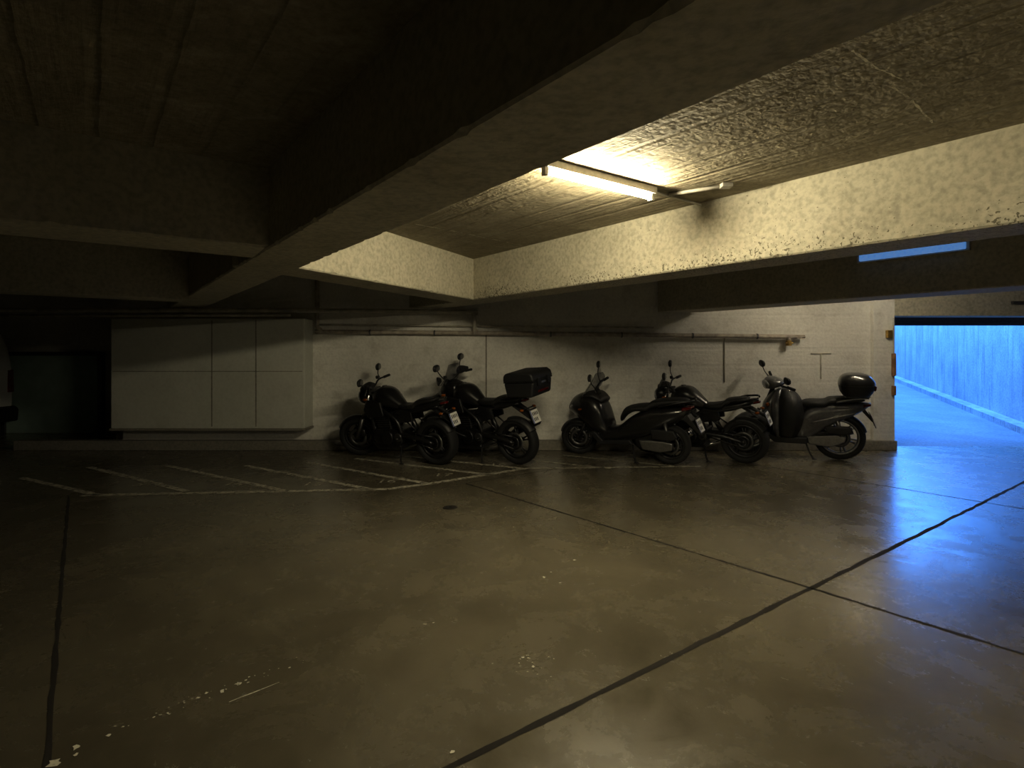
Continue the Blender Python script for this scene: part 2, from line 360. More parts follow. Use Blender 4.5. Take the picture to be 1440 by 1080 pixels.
dr=Vector((.45,1)); SL=.044; T=33.5
def rp(x,t): return Vector((x+dr.x*t,9.2+t))
def rwall(name,x0,x1,h,mat,hb=-.1,t0=0.0,T=T):
    bm=bmesh.new(); a=[]
    for (x,t) in ((x0,t0),(x1,t0),(x1,T),(x0,T)):
        p=rp(x,t); a.append((p.x,p.y,t*SL))
    lo=[bm.verts.new((x,y,z+hb)) for x,y,z in a]; hi=[bm.verts.new((x,y,z+h)) for x,y,z in a]
    bm.faces.new(lo[::-1]); bm.faces.new(hi)
    for i in range(4): bm.faces.new((lo[i],lo[(i+1)%4],hi[(i+1)%4],hi[i]))
    return finish(bm,name,mat,smooth=False)
rwall('ramp_floor',5.6,9.3,0,M_ramp,-.3)
rwall('ramp_wall_right',9.0,9.25,2.9,M_rampw)
rwall('ramp_wall_left',5.7,5.95,2.9,M_rampw)
rwall('ramp_kerb',8.7,8.995,.12,M_rampw,-.02,.4,33)  # kerb along the foot of the right ramp wall
boxw('ramp_end_wall',19.5,26.0,43.2,43.5,0,5.0,M_rampw)

# ------------------------------------------------ floor joints & markings
def strip(bm,p,q,w,z,seg=1,jit=0):
    p=Vector(p);q=Vector(q); d=(q-p).normalized(); n=Vector((-d.y,d.x)); L=[]
    for i in range(seg+1):
        c=p.lerp(q,i/seg); j1=random.uniform(-jit,jit); j2=random.uniform(-jit,jit)
        L.append((bm.verts.new((*(c+n*(w/2+j1)),z)),bm.verts.new((*(c-n*(w/2+j2)),z))))
    for a,b in zip(L,L[1:]): bm.faces.new((a[0],a[1],b[1],b[0]))
bm=bmesh.new()
def jl(p,q,w): strip(bm,p,q,w,.0015,120,w*.2)
jl(gnd(655,680),gnd(1150,830),.022); jl(gnd(1150,830),ab(-5,3.95),.026)
jl(ab(1.79,-6),ab(1.79,10),.032)
jl(ab(-5,-.03),ab(7.6,-.2),.022)
jl(ab(-1,7.25),ab(4.0,7.2),.014)
jl(ab(5.6,3.47),ab(5.6,8.0),.008)
finish(bm,'floor_joints',M_joint,smooth=False)
mk=empty('parking_bay_markings')
bm=bmesh.new()
def pl(a,b,w=.08): strip(bm,gnd(*a),gnd(*b),w,.003,4)
pl((115,697),(545,688),.09); pl((545,688),(600,681),.09); pl((600,681),(738,659),.09); pl((738,659),(985,656),.06)
pl((30,672),(140,697)); pl((125,657),(262,691)); pl((235,655),(398,690)); pl((345,655),(520,688)); pl((430,650),(600,680)); pl((500,645),(690,668)); pl((560,641),(735,659))
pl((690,642),(860,659),.05); pl((790,640),(960,657),.05)
finish(bm,'lines',M_paint,mk,smooth=False)
for i,(px,py,t) in enumerate([(190,684,'5'),(325,683,'14'),(437,683,'15'),(542,679,'16'),(622,670,'17'),(700,655,'18')]):
    cu=bpy.data.curves.new('number_%d'%i,'FONT'); cu.body=t; cu.size=.24; cu.align_x='CENTER'
    o=bpy.data.objects.new('number_%d'%i,cu); COL.objects.link(o); o.parent=mk; x,y=gnd(px,py); o.location=(x,y,.004)
    cu.materials.append(M_paint)
bm=bmesh.new()
def chip(px,py,r):
    x,y=gnd(px,py); n=9; vs=[]
    for i in range(n):
        t=2*math.pi*i/n; rr=r*random.uniform(.4,1.3); vs.append(bm.verts.new((x+rr*math.cos(t),y+rr*.9*math.sin(t),.0025)))
    bm.faces.new(vs)
for px,py,r in [(77,1073,.026),(107,1052,.018),(107,1062,.012),(278,982,.012),(312,972,.016),(335,962,.014),(290,975,.009),(152,1035,.009),(598,878,.012),(610,876,.008),(765,812,.016),(775,805,.012),(787,820,.008),(735,925,.008),(750,938,.011),(742,945,.007),(636,1058,.010),(808,788,.012)]: chip(px,py,r)
for i in range(34):
    t=random.random(); chip(160+270*t+random.uniform(-8,8),1025-97*t+random.uniform(-5,5),random.uniform(.002,.007))
for i in range(24): chip(random.gauss(750,18),random.gauss(935,9),random.uniform(.002,.006))
strip(bm,gnd(322,988),gnd(393,960),.005,.0025,5,.002)
finish(bm,'paint_splatter',M_paint2,smooth=False)
dc=empty('drain_cover',loc=(*gnd(633,714),0))
cyl(dc,'disc',(0,0,0),(0,0,.006),.07,M_joint); cyl(dc,'rim',(0,0,0),(0,0,.008),.025,M_metal)

# ------------------------------------------------ luminaires
def luminaire(name,pc,dirv,L,z,lit,drop=.05,hw=.07):
    e=empty(name); dv=Vector(dirv).normalized(); c=Vector(pc); n=Vector((-dv.y,dv.x))
    def quad(l,w,z0,z1,nm,m,bev=.006):
        A=c-dv*l/2; B=c+dv*l/2
        return poly_extrude(nm,[tuple(A-n*w/2),tuple(B-n*w/2),tuple(B+n*w/2),tuple(A+n*w/2)],z0,z1,m,e,bev=bev)
    quad(L+.1,hw,z,z+drop,'housing',M_fix)
    for s in (-1,1):
        k=c+dv*(s*(L/2+.02)); poly_extrude('socket_%d'%s,[tuple(k-dv*.015-n*.02),tuple(k+dv*.015-n*.02),tuple(k+dv*.015+n*.02),tuple(k-dv*.015+n*.02)],z-.05,z+.005,M_fix,e,bev=.003)
    a=c-dv*L/2; b=c+dv*L/2
    cyl(e,'tube',(a.x,a.y,z-.028),(b.x,b.y,z-.028),.014,lit,n=12,bev=.001)
    return e
luminaire('fluorescent_light',(.62,3.91),V,.98,2.68,M_tube)
luminaire('fluorescent_light.001',ab(-2.5,2.8),V,1.12,2.68,M_tube1)
luminaire('fluorescent_light.002',(4.85,7.45),(0,1),1.12,2.68,M_tube2)
e=empty('blue_glow_strip')  # glowing strip added to imitate blue light on the beam face
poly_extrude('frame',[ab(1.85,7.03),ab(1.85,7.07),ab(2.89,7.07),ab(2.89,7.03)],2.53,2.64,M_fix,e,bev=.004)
poly_extrude('glow_panel',[ab(1.88,7.0),ab(1.88,7.035),ab(2.86,7.035),ab(2.86,7.0)],2.545,2.625,M_blueglow,e,bev=.01)
cb=empty('ceiling_conduit')
tube(cb,'run',[(.25,3.72,2.715),(1.25,4.42,2.715),(1.9,4.95,2.715)],.009,M_pipe)
tube(cb,'branch',[(1.2,4.35,2.715),(1.55,4.12,2.715)],.014,M_fix)
boxw('junction_box',1.51,1.59,4.08,4.16,2.70,2.73,M_fix,cb,bev=.006)
bm=bmesh.new()
def cpt(px,py,z=CZ):
    D=(z-H)*F/(HZ-py); return ((px-720)/F*D,D)
def crack(pts,w):
    for a,b in zip(pts,pts[1:]): strip(bm,cpt(*a),cpt(*b),w,CZ-.002,8,w*.6)
crack([(985,250),(1060,232),(1140,212),(1222,184)],.01)
crack([(1198,70),(1232,95),(1270,112)],.008); crack([(1255,122),(1282,140),(1312,172)],.008)
crack([(585,315),(640,325),(735,345)],.012)
crack([(880,225),(1000,180),(1060,150)],.006)
finish(bm,'ceiling_crack_filler',M_crack,smooth=False)

# ------------------------------------------------ vehicles
def wheel(P,cx,R,w,h=.10,cz=None,spokes=5,disc=True,rimmat=None,dy=.07):
    cz=R if cz is None else cz; rimmat=rimmat or M_metal
    prof=[]
    for i in range(18):
        t=2*math.pi*i/18; prof.append((R-h/2+h/2*sgp(math.cos(t),.8),w/2*sgp(math.sin(t),.85)))
    lathe(P,'tyre',prof,cx,cz,M_rubber)
    rr=R-h; lathe(P,'rim',[(rr+.012,-w*.36),(rr+.012,w*.36),(rr-.012,w*.33),(rr-.022,0.02),(rr-.022,-.02),(rr-.012,-w*.33)],cx,cz,rimmat)
    cyl(P,'hub',(cx,-w*.42,cz),(cx,w*.42,cz),.045,rimmat)
    for i in range(spokes):
        t=2*math.pi*i/spokes+.3
        for s in (-.13,.13):
            tube(P,'spoke',[(cx+.03*math.cos(t),0,cz+.03*math.sin(t)),(cx+(rr-.01)*math.cos(t+s),0,cz+(rr-.01)*math.sin(t+s))],[.016,.010],rimmat,n=8)
    if disc:
        for s in ((1,-1) if w<.15 else (1,)):
            lathe(P,'brake_disc',[(.135,-.002),(.135,.002),(.085,.002),(.085,-.002)],cx,cz,M_dalu,cy=s*dy)
    cyl(P,'axle',(cx,-dy-.04,cz),(cx,dy+.04,cz),.013,M_chrome)
def fender(P,cx,cz,R,w,a0,a1,mat):
    prof=[]; n=8
    for i in range(n+1):
        t=-1+2*i/n; prof.append((R+.022-.05*t*t,w/2*t))
    prof+= [(r-.006,y*.95) for r,y in prof[::-1]]
    lathe(P,'fender',prof,cx,cz,mat,n=24,a0=math.radians(a0),a1=math.radians(a1))
def mirror(P,base,tip,mat=M_plastic,s=1):
    tube(P,'mirror_stem',[base,((base[0]+tip[0])/2+.02,(base[1]*.6+tip[1]*.4),(base[2]+tip[2])/2),(tip[0],tip[1],tip[2])],.007,M_metal)
    blob(P,'mirror_shell',(tip[0]+.005,tip[1],tip[2]+.02),(.025,.075*s,.048*s),mat,e=2.6)
    blob(P,'mirror_glass',(tip[0]-.018,tip[1],tip[2]+.02),(.006,.066*s,.040*s),M_dglass,e=2.6)
def plate(P,x,z,tilt=20):
    t=math.radians(tilt); g=empty('plate_mount',P,loc=(x,0,z),rot=(0,t,0))
    def b(nm,y0,y1,z0,z1,x0,x1,m): return prism(g,nm,[(x0,z0),(x1,z0),(x1,z1),(x0,z1)],y0,y1,m,.001)
    b('number_plate',-.088,.088,-.088,.088,-.004,.0,M_plate)
    b('plate_band',.072,.088,-.088,.088,-.0055,-.0035,M_pblue)
    for r in (0,1):
        for i in range(4 if r else 3):
            y=.045-i*.035; b('glyph',y-.009,y+.009,-.06+r*.075,-.015+r*.075,-.0055,-.0035,M_ink)
    b('backing',-.095,.095,-.095,.11,.0,.008,M_plastic)
def stand(P,x,foot=(0,.27)):
    th=math.tan(LEAN)
    tube(P,'side_stand',[(x,.11,.24),(x-.06,foot[1]-.04,.1),(x-.1,foot[1],foot[1]*th+.01)],.012,M_metal)
    blob(P,'stand_foot',(x-.1,foot[1],foot[1]*th+.006),(.035,.02,.008),M_metal)
LEAN=math.radians(8)
def placed(name,rear,front,lean=LEAN):
    dx,dy=front[0]-rear[0],front[1]-rear[1]
    e=empty(name,loc=(rear[0],rear[1],.004),rot=(-lean,0,math.atan2(dy,dx))); return e
def front_group(P,hx,hz,rake,steer):
    g=empty('front_end',P)
    ax=Vector((-math.sin(rake),0,math.cos(rake))); T=Matrix.Translation((hx,0,hz))
    g.matrix_local=T@Matrix.Rotation(steer,4,ax)@T.inverted(); return g

def motorcycle(name,rear,front,style='naked',steer=15,body=None,mh=.22):
    body=body or M_black
    P=placed(name,rear,front); WB=(Vector(front)-Vector(rear)).length
    adv=style=='adventure'; up=.04 if adv else 0
    Rf=.325 if adv else .305; Rr=.32 if adv else .315; wr=.15 if adv else .185
    wheel(P,0,Rr,wr,spokes=5)
    rake=math.radians(25); fx=WB; top=.98+up
    hx=fx-math.tan(rake)*(top-Rf)-.03; 
    G=front_group(P,hx,top,rake,math.radians(steer))
    wheel(G,fx,Rf,.12,spokes=5,dy=.075)
    for s in (-1,1):
        y=s*.1
        mid=(fx-math.tan(rake)*.3,y,Rf+.3)
        tube(G,'fork_lower',[(fx,y,Rf),mid],.03,M_dalu if not adv else M_metal); tube(G,'fork_upper',[mid,(hx+.03,y,top)],.022,M_chrome)
        blob(G,'caliper',(fx-.1,s*.085,Rf+.07),(.04,.025,.06),M_metal,e=3)
        bz=top+.06+(.07 if adv else 0)
        tube(G,'handlebar',[(hx,0,bz-.01),(hx,s*.1,bz),(hx-.02,s*.2,bz+.04),(hx-.09,s*.37,bz+.03)],.012,M_metal)
        tube(G,'grip',[(hx-.065,s*.29,bz+.038),(hx-.105,s*.41,bz+.028)],.019,M_rubber)
        tube(G,'lever',[(hx+.0,s*.24,bz+.03),(hx-.02,s*.33,bz+.02),(hx-.04,s*.41,bz+.01)],.006,M_chrome)
        blob(G,'reservoir',(hx,s*.2,bz+.07),(.022,.022,.022),M_plastic,e=4)
        mirror(G,(hx-.02,s*.25,bz+.04),(hx+.02,s*.36,bz+mh))
        if adv: loft(G,'hand_guard',[(s*.24,hx+.05,bz+.04,.01,.03,3),(s*.34,hx+.04,bz+.05,.02,.06,3),(s*.44,hx-.03,bz+.04,.012,.03,3)],M_plastic,axis='y')
        tube(G,'indicator_stem',[(hx+.08,s*.08,top-.06),(hx+.07,s*.18,top-.06)],.008,M_plastic)
        blob(G,'indicator',(hx+.07,s*.2,top-.06),(.035,.02,.02),M_orange)
    prism(G,'triple_clamp_top',[(hx-.06,top-.015),(hx+.06,top-.015),(hx+.06,top+.02),(hx-.06,top+.02)],-.13,.13,M_metal)
    prism(G,'triple_clamp_low',[(hx+.0,top-.2),(hx+.13,top-.2),(hx+.13,top-.16),(hx+.0,top-.16)],-.13,.13,M_metal)
    fender(G,fx,Rf,Rf,.14,30,170,body)
    if adv:
        loft(P,'front_fairing',[(hx-.12,0,top-.02,.14,.10,2.5),(hx+.02,0,top-.02,.15,.14,2.5),(hx+.14,0,top-.04,.12,.12,2.5),(hx+.24,0,top-.1,.07,.06,2.5),(hx+.40,0,top-.16,.03,.015,2.5)],body)
        loft(P,'headlight',[(hx+.16,0,top-.02,.09,.06,3),(hx+.215,0,top-.04,.07,.05,3)],M_lens)
        sheet(P,'windscreen',[(hx+.14,top+.02,.13),(hx+.08,top+.16,.16),(hx+.0,top+.34,.12)],2.5,M_glass)
        for s in (-1,1): tube(P,'crash_bar',[(hx-.05,s*.1,top-.2),(hx+.02,s*.26,.68),(hx-.05,s*.28,.5),(hx-.3,s*.18,.36)],.013,M_metal)
    else:
        blob(G,'headlight_shell',(hx+.13,0,top-.07),(.10,.105,.11),body,e=2.3); blob(G,'headlight_lens',(hx+.19,0,top-.075),(.05,.088,.09),M_lens)
        loft(G,'instrument_cowl',[(hx+.0,0,top+.07,.09,.02,2.5),(hx+.08,0,top+.08,.10,.04,2.5),(hx+.17,0,top+.03,.08,.05,2.5)],M_plastic)
        if style=='roadster': sheet(G,'fly_screen',[(hx+.18,top+.02,.10),(hx+.14,top+.12,.13),(hx+.08,top+.21,.10)],3,M_glass)
    for s in (-1,1):
        tube(P,'frame_spar',[(hx-.02,s*.05,top-.12),(hx-.18,s*.15,.78+up),(.55,s*.16,.62),(.48,s*.14,.42)],.026,M_metal)
        tube(P,'downtube',[(hx-.02,s*.04,top-.2),(hx-.06,s*.12,.5),(hx-.2,s*.13,.27)],.017,M_metal)
        tube(P,'subframe',[(.55,s*.13,.68),(.25,s*.12,.74+up),(-.12,s*.09,.82+up)],.014,M_metal)
        tube(P,'swingarm',[(.52,s*.12,.40),(.25,s*.13,.38),(0,s*.115,Rr)],[.034,.03,.024],M_metal)
        tube(P,'footpeg',[(.5,s*.14,.36),(.5,s*.24,.37)],.011,M_metal); tube(P,'rear_peg',[(.24,s*.12,.48),(.24,s*.2,.48)],.01,M_metal)
        tube(P,'peg_hanger',[(.42,s*.13,.62),(.24,s*.13,.49)],.011,M_metal)
        prism(P,'side_shroud',[(hx-.30,.66+up),(hx-.02,.62+up),(hx+.06,.74+up),(hx-.02,.88+up),(hx-.25,.86+up)],s*.145,s*.2,body,.015)
        prism(P,'side_cover',[(.28,.60+up),(.55,.55),(.62,.68),(.50,.76+up),(.3,.74+up)],s*.105,s*.14,body,.012)
    tube(P,'shock',[(.30,0,.42),(.42,0,.66)],.035,M_metal)
    ex=(hx+.5)/2-.03
    prism(P,'crankcase',[(ex-.26,.30),(ex-.20,.24),(ex+.18,.24),(ex+.25,.32),(ex+.22,.46),(ex,.5),(ex-.26,.46)],-.16,.16,M_metal,.02)
    for s in (-1,1): cyl(P,'engine_cover',(ex-.02,s*.15,.36),(ex-.02,s*.19,.36),.1,M_metal,bev=.01)
    cyl(P,'clutch_cover',(ex-.2,.14,.37),(ex-.2,.175,.37),.06,M_dalu,bev=.008)
    prism(P,'cylinder_block',[(ex-.08,.46),(ex+.14,.42),(ex+.2,.66),(ex-.04,.70)],-.14,.14,M_metal,.015)
    for i in range(6):
        z=.48+i*.03; prism(P,'cooling_fin',[(ex-.09+i*.008,z),(ex+.15+i*.008,z-.02),(ex+.155+i*.008,z-.012),(ex-.085+i*.008,z+.008)],-.155,.155,M_dalu,.001)
    prism(P,'radiator',[(hx-.09,.40),(hx-.05,.40),(hx-.02,.66),(hx-.06,.66)],-.15,.15,M_plastic,.005)
    for s in (-.06,.06): tube(P,'exhaust_header',[(ex+.18,s,.52),(ex+.27,s,.42),(ex+.22,s,.26),(ex+.05,s,.19),(ex-.2,-.06,.19)],.02,M_chrome)
    tube(P,'exhaust_link',[(ex-.2,-.06,.19),(.35,-.12,.24),(.15,-.2,.38)],.024,M_chrome)
    tube(P,'muffler',[(.2,-.19,.35),(.05,-.21,.44),(-.22,-.22,.56)],[.045,.058,.05],M_metal,n=20)
    prism(P,'belly_pan',[(ex-.24,.2),(ex+.2,.17),(ex+.3,.30),(ex+.1,.24),(ex-.2,.26)],-.14,.14,body,.01)
    lathe(P,'sprocket',[(.09,-.004),(.09,.004),(.05,.004),(.05,-.004)],0,Rr,M_metal,cy=.1)
    for z in (.085,-.085): tube(P,'chain',[(0,.1,Rr+z),(.5,.1,.40+z*.4)],.008,M_metal,n=6)
    tz=.84+up
    loft(P,'fuel_tank',[(hx-.02,0,tz+.02,.06,.06,2.4),(hx-.08,0,tz+.05,.13,.12,2.5),(hx-.2,0,tz+.06,.17,.15,2.6),(hx-.33,0,tz+.04,.16,.14,2.5),(hx-.46,0,tz-.03,.11,.09,2.3),(hx-.54,0,tz-.07,.07,.05,2.2)],body,n=32)
    cyl(P,'fuel_cap',(hx-.2,0,tz+.2),(hx-.2,0,tz+.218),.035,M_dalu)
    sx=hx-.48; sz=.80+up
    if adv:
        loft(P,'seat',[(sx+.04,0,sz+.02,.08,.03,3),(sx-.1,0,sz,.13,.04,3),(sx-.28,0,sz+.01,.15,.045,3),(sx-.36,0,sz+.05,.14,.05,3),(sx-.62,0,sz+.07,.13,.045,3),(sx-.7,0,sz+.08,.08,.02,3)],M_seat)
    else:
        loft(P,'seat',[(sx+.04,0,sz+.0,.07,.03,3),(sx-.1,0,sz-.02,.13,.035,3),(sx-.26,0,sz,.14,.045,3),(sx-.33,0,sz+.05,.12,.045,3),(sx-.52,0,sz+.085,.10,.035,3),(sx-.60,0,sz+.10,.06,.015,3)],M_seat)
    loft(P,'tail_unit',[(.42,0,.74+up,.10,.05,2.6),(.2,0,.77+up,.12,.06,2.6),(0,0,.82+up,.10,.05,2.6),(-.14,0,.87+up,.06,.03,2.6),(-.2,0,.885+up,.02,.01,2.6)],body)
    loft(P,'tail_light',[(-.14,0,.85+up,.06,.022,3),(-.215,0,.86+up,.04,.014,3)],M_red)
    tube(P,'plate_bracket',[(-.05,0,.80+up),(-.2,0,.72+up),(-.30,0,.66+up)],[.03,.022,.02],M_plastic)
    plate(P,-.315,.64+up,20)
    prism(P,'rear_mudguard',[(-.02,.78+up),(.02,.78+up),(-.28,.60+up),(-.33,.55+up),(-.34,.57+up)],-.07,.07,M_plastic,.004)
    for s in (-1,1):
        tube(P,'rear_indicator_stem',[(-.2,0,.74+up),(-.2,s*.13,.74+up)],.007,M_plastic); blob(P,'rear_indicator',(-.205,s*.15,.74+up),(.03,.02,.018),M_orange)
        if adv or style=='roadster': tube(P,'grab_rail',[(.15,s*.1,sz+.04),(.05,s*.16,sz+.09),(-.15,s*.13,sz+.12),(-.2,s*.04,sz+.12)],.012,M_metal)
    fender(P,0,Rr,Rr,.17 if adv else .19,70,150,M_plastic)
    if adv:
        prism(P,'rack_plate',[(.02,sz+.10),(-.34,sz+.11),(-.34,sz+.125),(.02,sz+.115)],-.12,.12,M_metal,.004)
        for s in (-1,1): tube(P,'rack_strut',[(.0,s*.08,sz+.03),(-.18,s*.08,sz+.11)],.011,M_metal)
        tc=empty('top_case',P,loc=(-.24,0,sz+.125),rot=(0,math.radians(3),0))
        prism(tc,'case_body',[(.19,0),(.22,.2),(-.24,.2),(-.20,0)],-.24,.24,M_plastic,.03,3)
        prism(tc,'case_lid',[(.225,.205),(.21,.29),(.17,.325),(-.18,.325),(-.235,.29),(-.25,.205)],-.25,.25,M_plastic,.03,3)
        prism(tc,'case_seam',[(.215,.195),(.215,.212),(-.24,.212),(-.24,.195)],-.243,.243,M_metal,.002)
        for s in (-.12,.12): prism(tc,'latch',[(-.24,.14),(-.262,.14),(-.262,.24),(-.245,.24)],s-.03,s+.03,M_metal,.004)
        prism(tc,'rear_reflector',[(-.218,.05),(-.231,.05),(-.240,.08),(-.228,.08)],-.12,.12,M_red,.003)
        prism(tc,'badge',[(-.235,.16),(-.252,.16),(-.252,.185),(-.238,.185)],-.05,.05,M_alu,.002)
    stand(P,.52)
    return P

def scooter(name,rear,front,style='maxi',steer=10):
    P=placed(name,rear,front,math.radians(6)); WB=(Vector(front)-Vector(rear)).length
    maxi=style=='maxi'
    R=.27 if maxi else .325; w=.14 if maxi else .125; h=.085
    body=M_black if maxi else M_grey
    rm=M_metal if maxi else M_alu
    wheel(P,0,R,w,h,spokes=6,rimmat=rm,dy=.06)
    top=.95 if maxi else 1.0; rake=math.radians(26); hx=WB-math.tan(rake)*(top-R)
    G=front_group(P,hx,top,rake,math.radians(steer))
    wheel(G,WB,R,w*.85,h,spokes=6,rimmat=rm,dy=.06)
    for s in (-1,1): tube(G,'fork_leg',[(WB,s*.085,R),(WB-.16,s*.085,R+.33)],.026,M_metal)
    fender(G,WB,R,R,.15,20,175,body)
    bz=top+.07
    for s in (-1,1):
        tube(G,'handlebar',[(hx,0,bz),(hx-.02,s*.15,bz+.02),(hx-.08,s*.33,bz+.03)],.014,M_metal)
        tube(G,'grip',[(hx-.06,s*.25,bz+.03),(hx-.10,s*.37,bz+.03)],.02,M_rubber)
        tube(G,'lever',[(hx-.0,s*.2,bz+.02),(hx-.04,s*.36,bz+.02)],.006,M_chrome)
        mirror(G,(hx-.01,s*.2,bz+.03),(hx+.02,s*.38,bz+(.16 if not maxi else .22)))
    cyl(G,'steering_column',(hx+.12,0,top-.25),(hx,0,bz),.03,M_metal)
    if maxi:
        loft(P,'lower_body',[(-.28,0,.76,.05,.03,2.5),(-.2,0,.72,.11,.08,2.5),(0,0,.66,.17,.14,2.6),(.25,0,.58,.19,.19,2.8),(.5,0,.48,.19,.17,3),(.72,0,.38,.19,.11,3),(.9,0,.36,.19,.11,3),(.98,0,.40,.17,.12,3)],body,n=32)
        loft(P,'front_fairing',[(.86,0,.45,.17,.1,2.8),(.95,0,.58,.22,.24,2.8),(1.08,0,.66,.24,.27,2.6),(1.25,0,.72,.2,.22,2.5),(1.40,0,.74,.13,.14,2.3),(1.50,0,.71,.05,.06,2.2),(1.53,0,.69,.01,.015,2)],body,n=32)
        loft(P,'dashboard',[(.93,0,.84,.15,.04,2.5),(1.05,0,.91,.2,.05,2.5),(1.2,0,.90,.17,.05,2.5),(1.3,0,.84,.1,.04,2.5)],M_plastic)
        for s in (-1,1):
            blob(P,'headlight',(1.38,s*.085,.75),(.10,.05,.04),M_lens,rot=(0,.35,-s*.35)); blob(P,'front_indicator',(1.22,s*.19,.72),(.08,.02,.025),M_orange,rot=(0,.2,-s*.2))
            prism(P,'foot_board',[(.45,.28),(.95,.24),(1.1,.4),(1.02,.42),(.9,.30),(.5,.34)],s*.17,s*.235,M_plastic,.012)
            tube(P,'grab_rail',[(.1,s*.16,.80),(-.1,s*.18,.86),(-.3,s*.12,.89),(-.34,s*.03,.89)],.014,M_metal)
            loft(P,'tail_light',[(-.2,s*.08,.77,.045,.03,2.4),(-.31,s*.05,.79,.025,.015,2.4)],M_red)
            tube(P,'rear_shock',[(-.02,s*.15,.34),(.02,s*.15,.6)],.028,M_dalu)
        loft(P,'seat',[(.68,0,.60,.08,.05,2.6),(.6,0,.70,.12,.06,2.8),(.45,0,.755,.17,.045,2.8),(.28,0,.77,.18,.05,2.8),(.2,0,.82,.16,.055,2.8),(.0,0,.86,.15,.045,2.8),(-.2,0,.875,.11,.035,2.8),(-.27,0,.88,.05,.015,2.6)],M_seat,n=32)
        sheet(P,'windscreen',[(1.30,.86,.17),(1.2,1.0,.21),(1.1,1.14,.2),(1.05,1.22,.13)],2.0,M_glass)
        tube(P,'muffler',[(.35,-.17,.26),(.15,-.2,.28),(-.1,-.21,.36),(-.22,-.21,.42)],[.04,.065,.065,.055],M_chrome,n=20)
        prism(P,'transmission_case',[(.35,.2),(.4,.33),(.05,.34),(-.08,.32),(-.06,.22),(.1,.18)],.09,.16,M_alu,.02)
        prism(P,'air_box',[(.2,.36),(.22,.5),(-.1,.5),(-.15,.4),(-.05,.35)],.1,.18,M_plastic,.02)
        prism(P,'engine',[(.1,.22),(.45,.2),(.5,.38),(.1,.42)],-.1,.1,M_metal,.02)
        prism(P,'rear_mudguard',[(-.05,.66),(-.22,.62),(-.42,.44),(-.44,.46),(-.26,.70)],-.08,.08,M_plastic,.006)
        plate(P,-.40,.56,22)
        stand(P,.5,(0,.25))
    else:
        loft(P,'rear_body',[(-.36,0,.80,.03,.02,2.5),(-.28,0,.77,.09,.06,2.5),(-.1,0,.71,.15,.11,2.6),(.12,0,.65,.18,.17,2.8),(.32,0,.56,.185,.23,3),(.46,0,.46,.18,.22,3),(.54,0,.38,.15,.14,3)],body,n=32)
        loft(P,'side_stripe',[(-.2,0,.70,.135,.02,2.5),(.1,0,.62,.187,.025,2.6),(.35,0,.55,.192,.02,2.8)],M_alu)
        loft(P,'seat',[(.54,0,.74,.08,.04,2.6),(.42,0,.79,.14,.055,2.8),(.2,0,.80,.165,.055,2.8),(.12,0,.84,.15,.05,2.8),(-.08,0,.86,.14,.045,2.8),(-.24,0,.865,.10,.03,2.8),(-.30,0,.86,.05,.01,2.6)],M_seat,n=32)
        prism(P,'floor_board',[(.40,.24),(.82,.24),(.92,.32),(.88,.36),(.80,.33),(.40,.33)],-.21,.21,M_plastic,.015)
        q=WB-.36
        loft(P,'leg_shield',[(.26,q-.04,0,.05,.18,3),(.40,q-.01,0,.06,.24,3),(.6,q,0,.07,.27,3),(.8,q+.0,0,.07,.24,3),(.94,q-.02,0,.05,.15,3),(1.0,q-.04,0,.03,.08,3)],body,axis='z',n=32)
        loft(P,'nose_cover',[(.45,q+.07,0,.06,.10,2.4),(.62,q+.10,0,.10,.15,2.4),(.8,q+.08,0,.10,.14,2.4),(.97,q+.0,0,.05,.08,2.4)],body,axis='z')
        loft(G,'handlebar_cover',[(hx-.10,0,bz+.02,.08,.04,2.5),(hx-.02,0,bz+.03,.14,.06,2.5),(hx+.08,0,bz+.02,.13,.075,2.5),(hx+.15,0,bz+.0,.07,.055,2.4)],body)
        blob(G,'headlight',(hx+.125,0,bz+.01),(.05,.095,.055),M_lens,e=2.3)
        for s in (-1,1):
            blob(P,'front_indicator',(q+.12,s*.15,.78),(.03,.05,.03),M_orange)
            tube(P,'rear_shock',[(-.01,s*.13,.36),(.04,s*.13,.64)],.026,M_chrome)
            tube(P,'grab_rail',[(.05,s*.15,.84),(-.15,s*.15,.89),(-.34,s*.1,.90)],.013,M_alu)
            loft(P,'tail_light',[(-.28,s*.05,.78,.05,.03,2.4),(-.37,s*.04,.80,.025,.018,2.4)],M_red)
        loft(P,'leg_apron',[(.34,q-.13,0,.14,.27,2.6),(.5,q-.16,0,.18,.32,2.6),(.7,q-.17,0,.19,.32,2.6),(.88,q-.15,0,.15,.26,2.6),(.99,q-.12,0,.07,.12,2.4)],M_seat,axis='z',n=32)
        prism(P,'transmission_case',[(.38,.22),(.42,.34),(.05,.38),(-.08,.36),(-.06,.28),(.1,.2)],.08,.15,M_alu,.02)
        prism(P,'air_box',[(.15,.4),(.2,.5),(-.12,.5),(-.16,.42),(-.05,.38)],.08,.17,M_plastic,.02)
        prism(P,'engine',[(.1,.24),(.45,.22),(.5,.38),(.1,.42)],-.1,.08,M_metal,.02)
        tube(P,'muffler',[(.3,-.14,.26),(.1,-.17,.3),(-.18,-.18,.38)],[.035,.055,.05],M_metal,n=20)
        fender(P,0,R,R,.15,60,165,M_plastic)
        plate(P,-.40,.58,20)
        prism(P,'plate_arm',[(-.24,.74),(-.30,.74),(-.41,.58),(-.39,.56)],-.05,.05,M_plastic,.005)
        prism(P,'rack_plate',[(-.06,.90),(-.36,.91),(-.36,.925),(-.06,.915)],-.11,.11,M_alu,.004)
        for s in (-1,1): tube(P,'rack_strut',[(-.08,s*.07,.80),(-.20,s*.07,.915)],.011,M_alu)
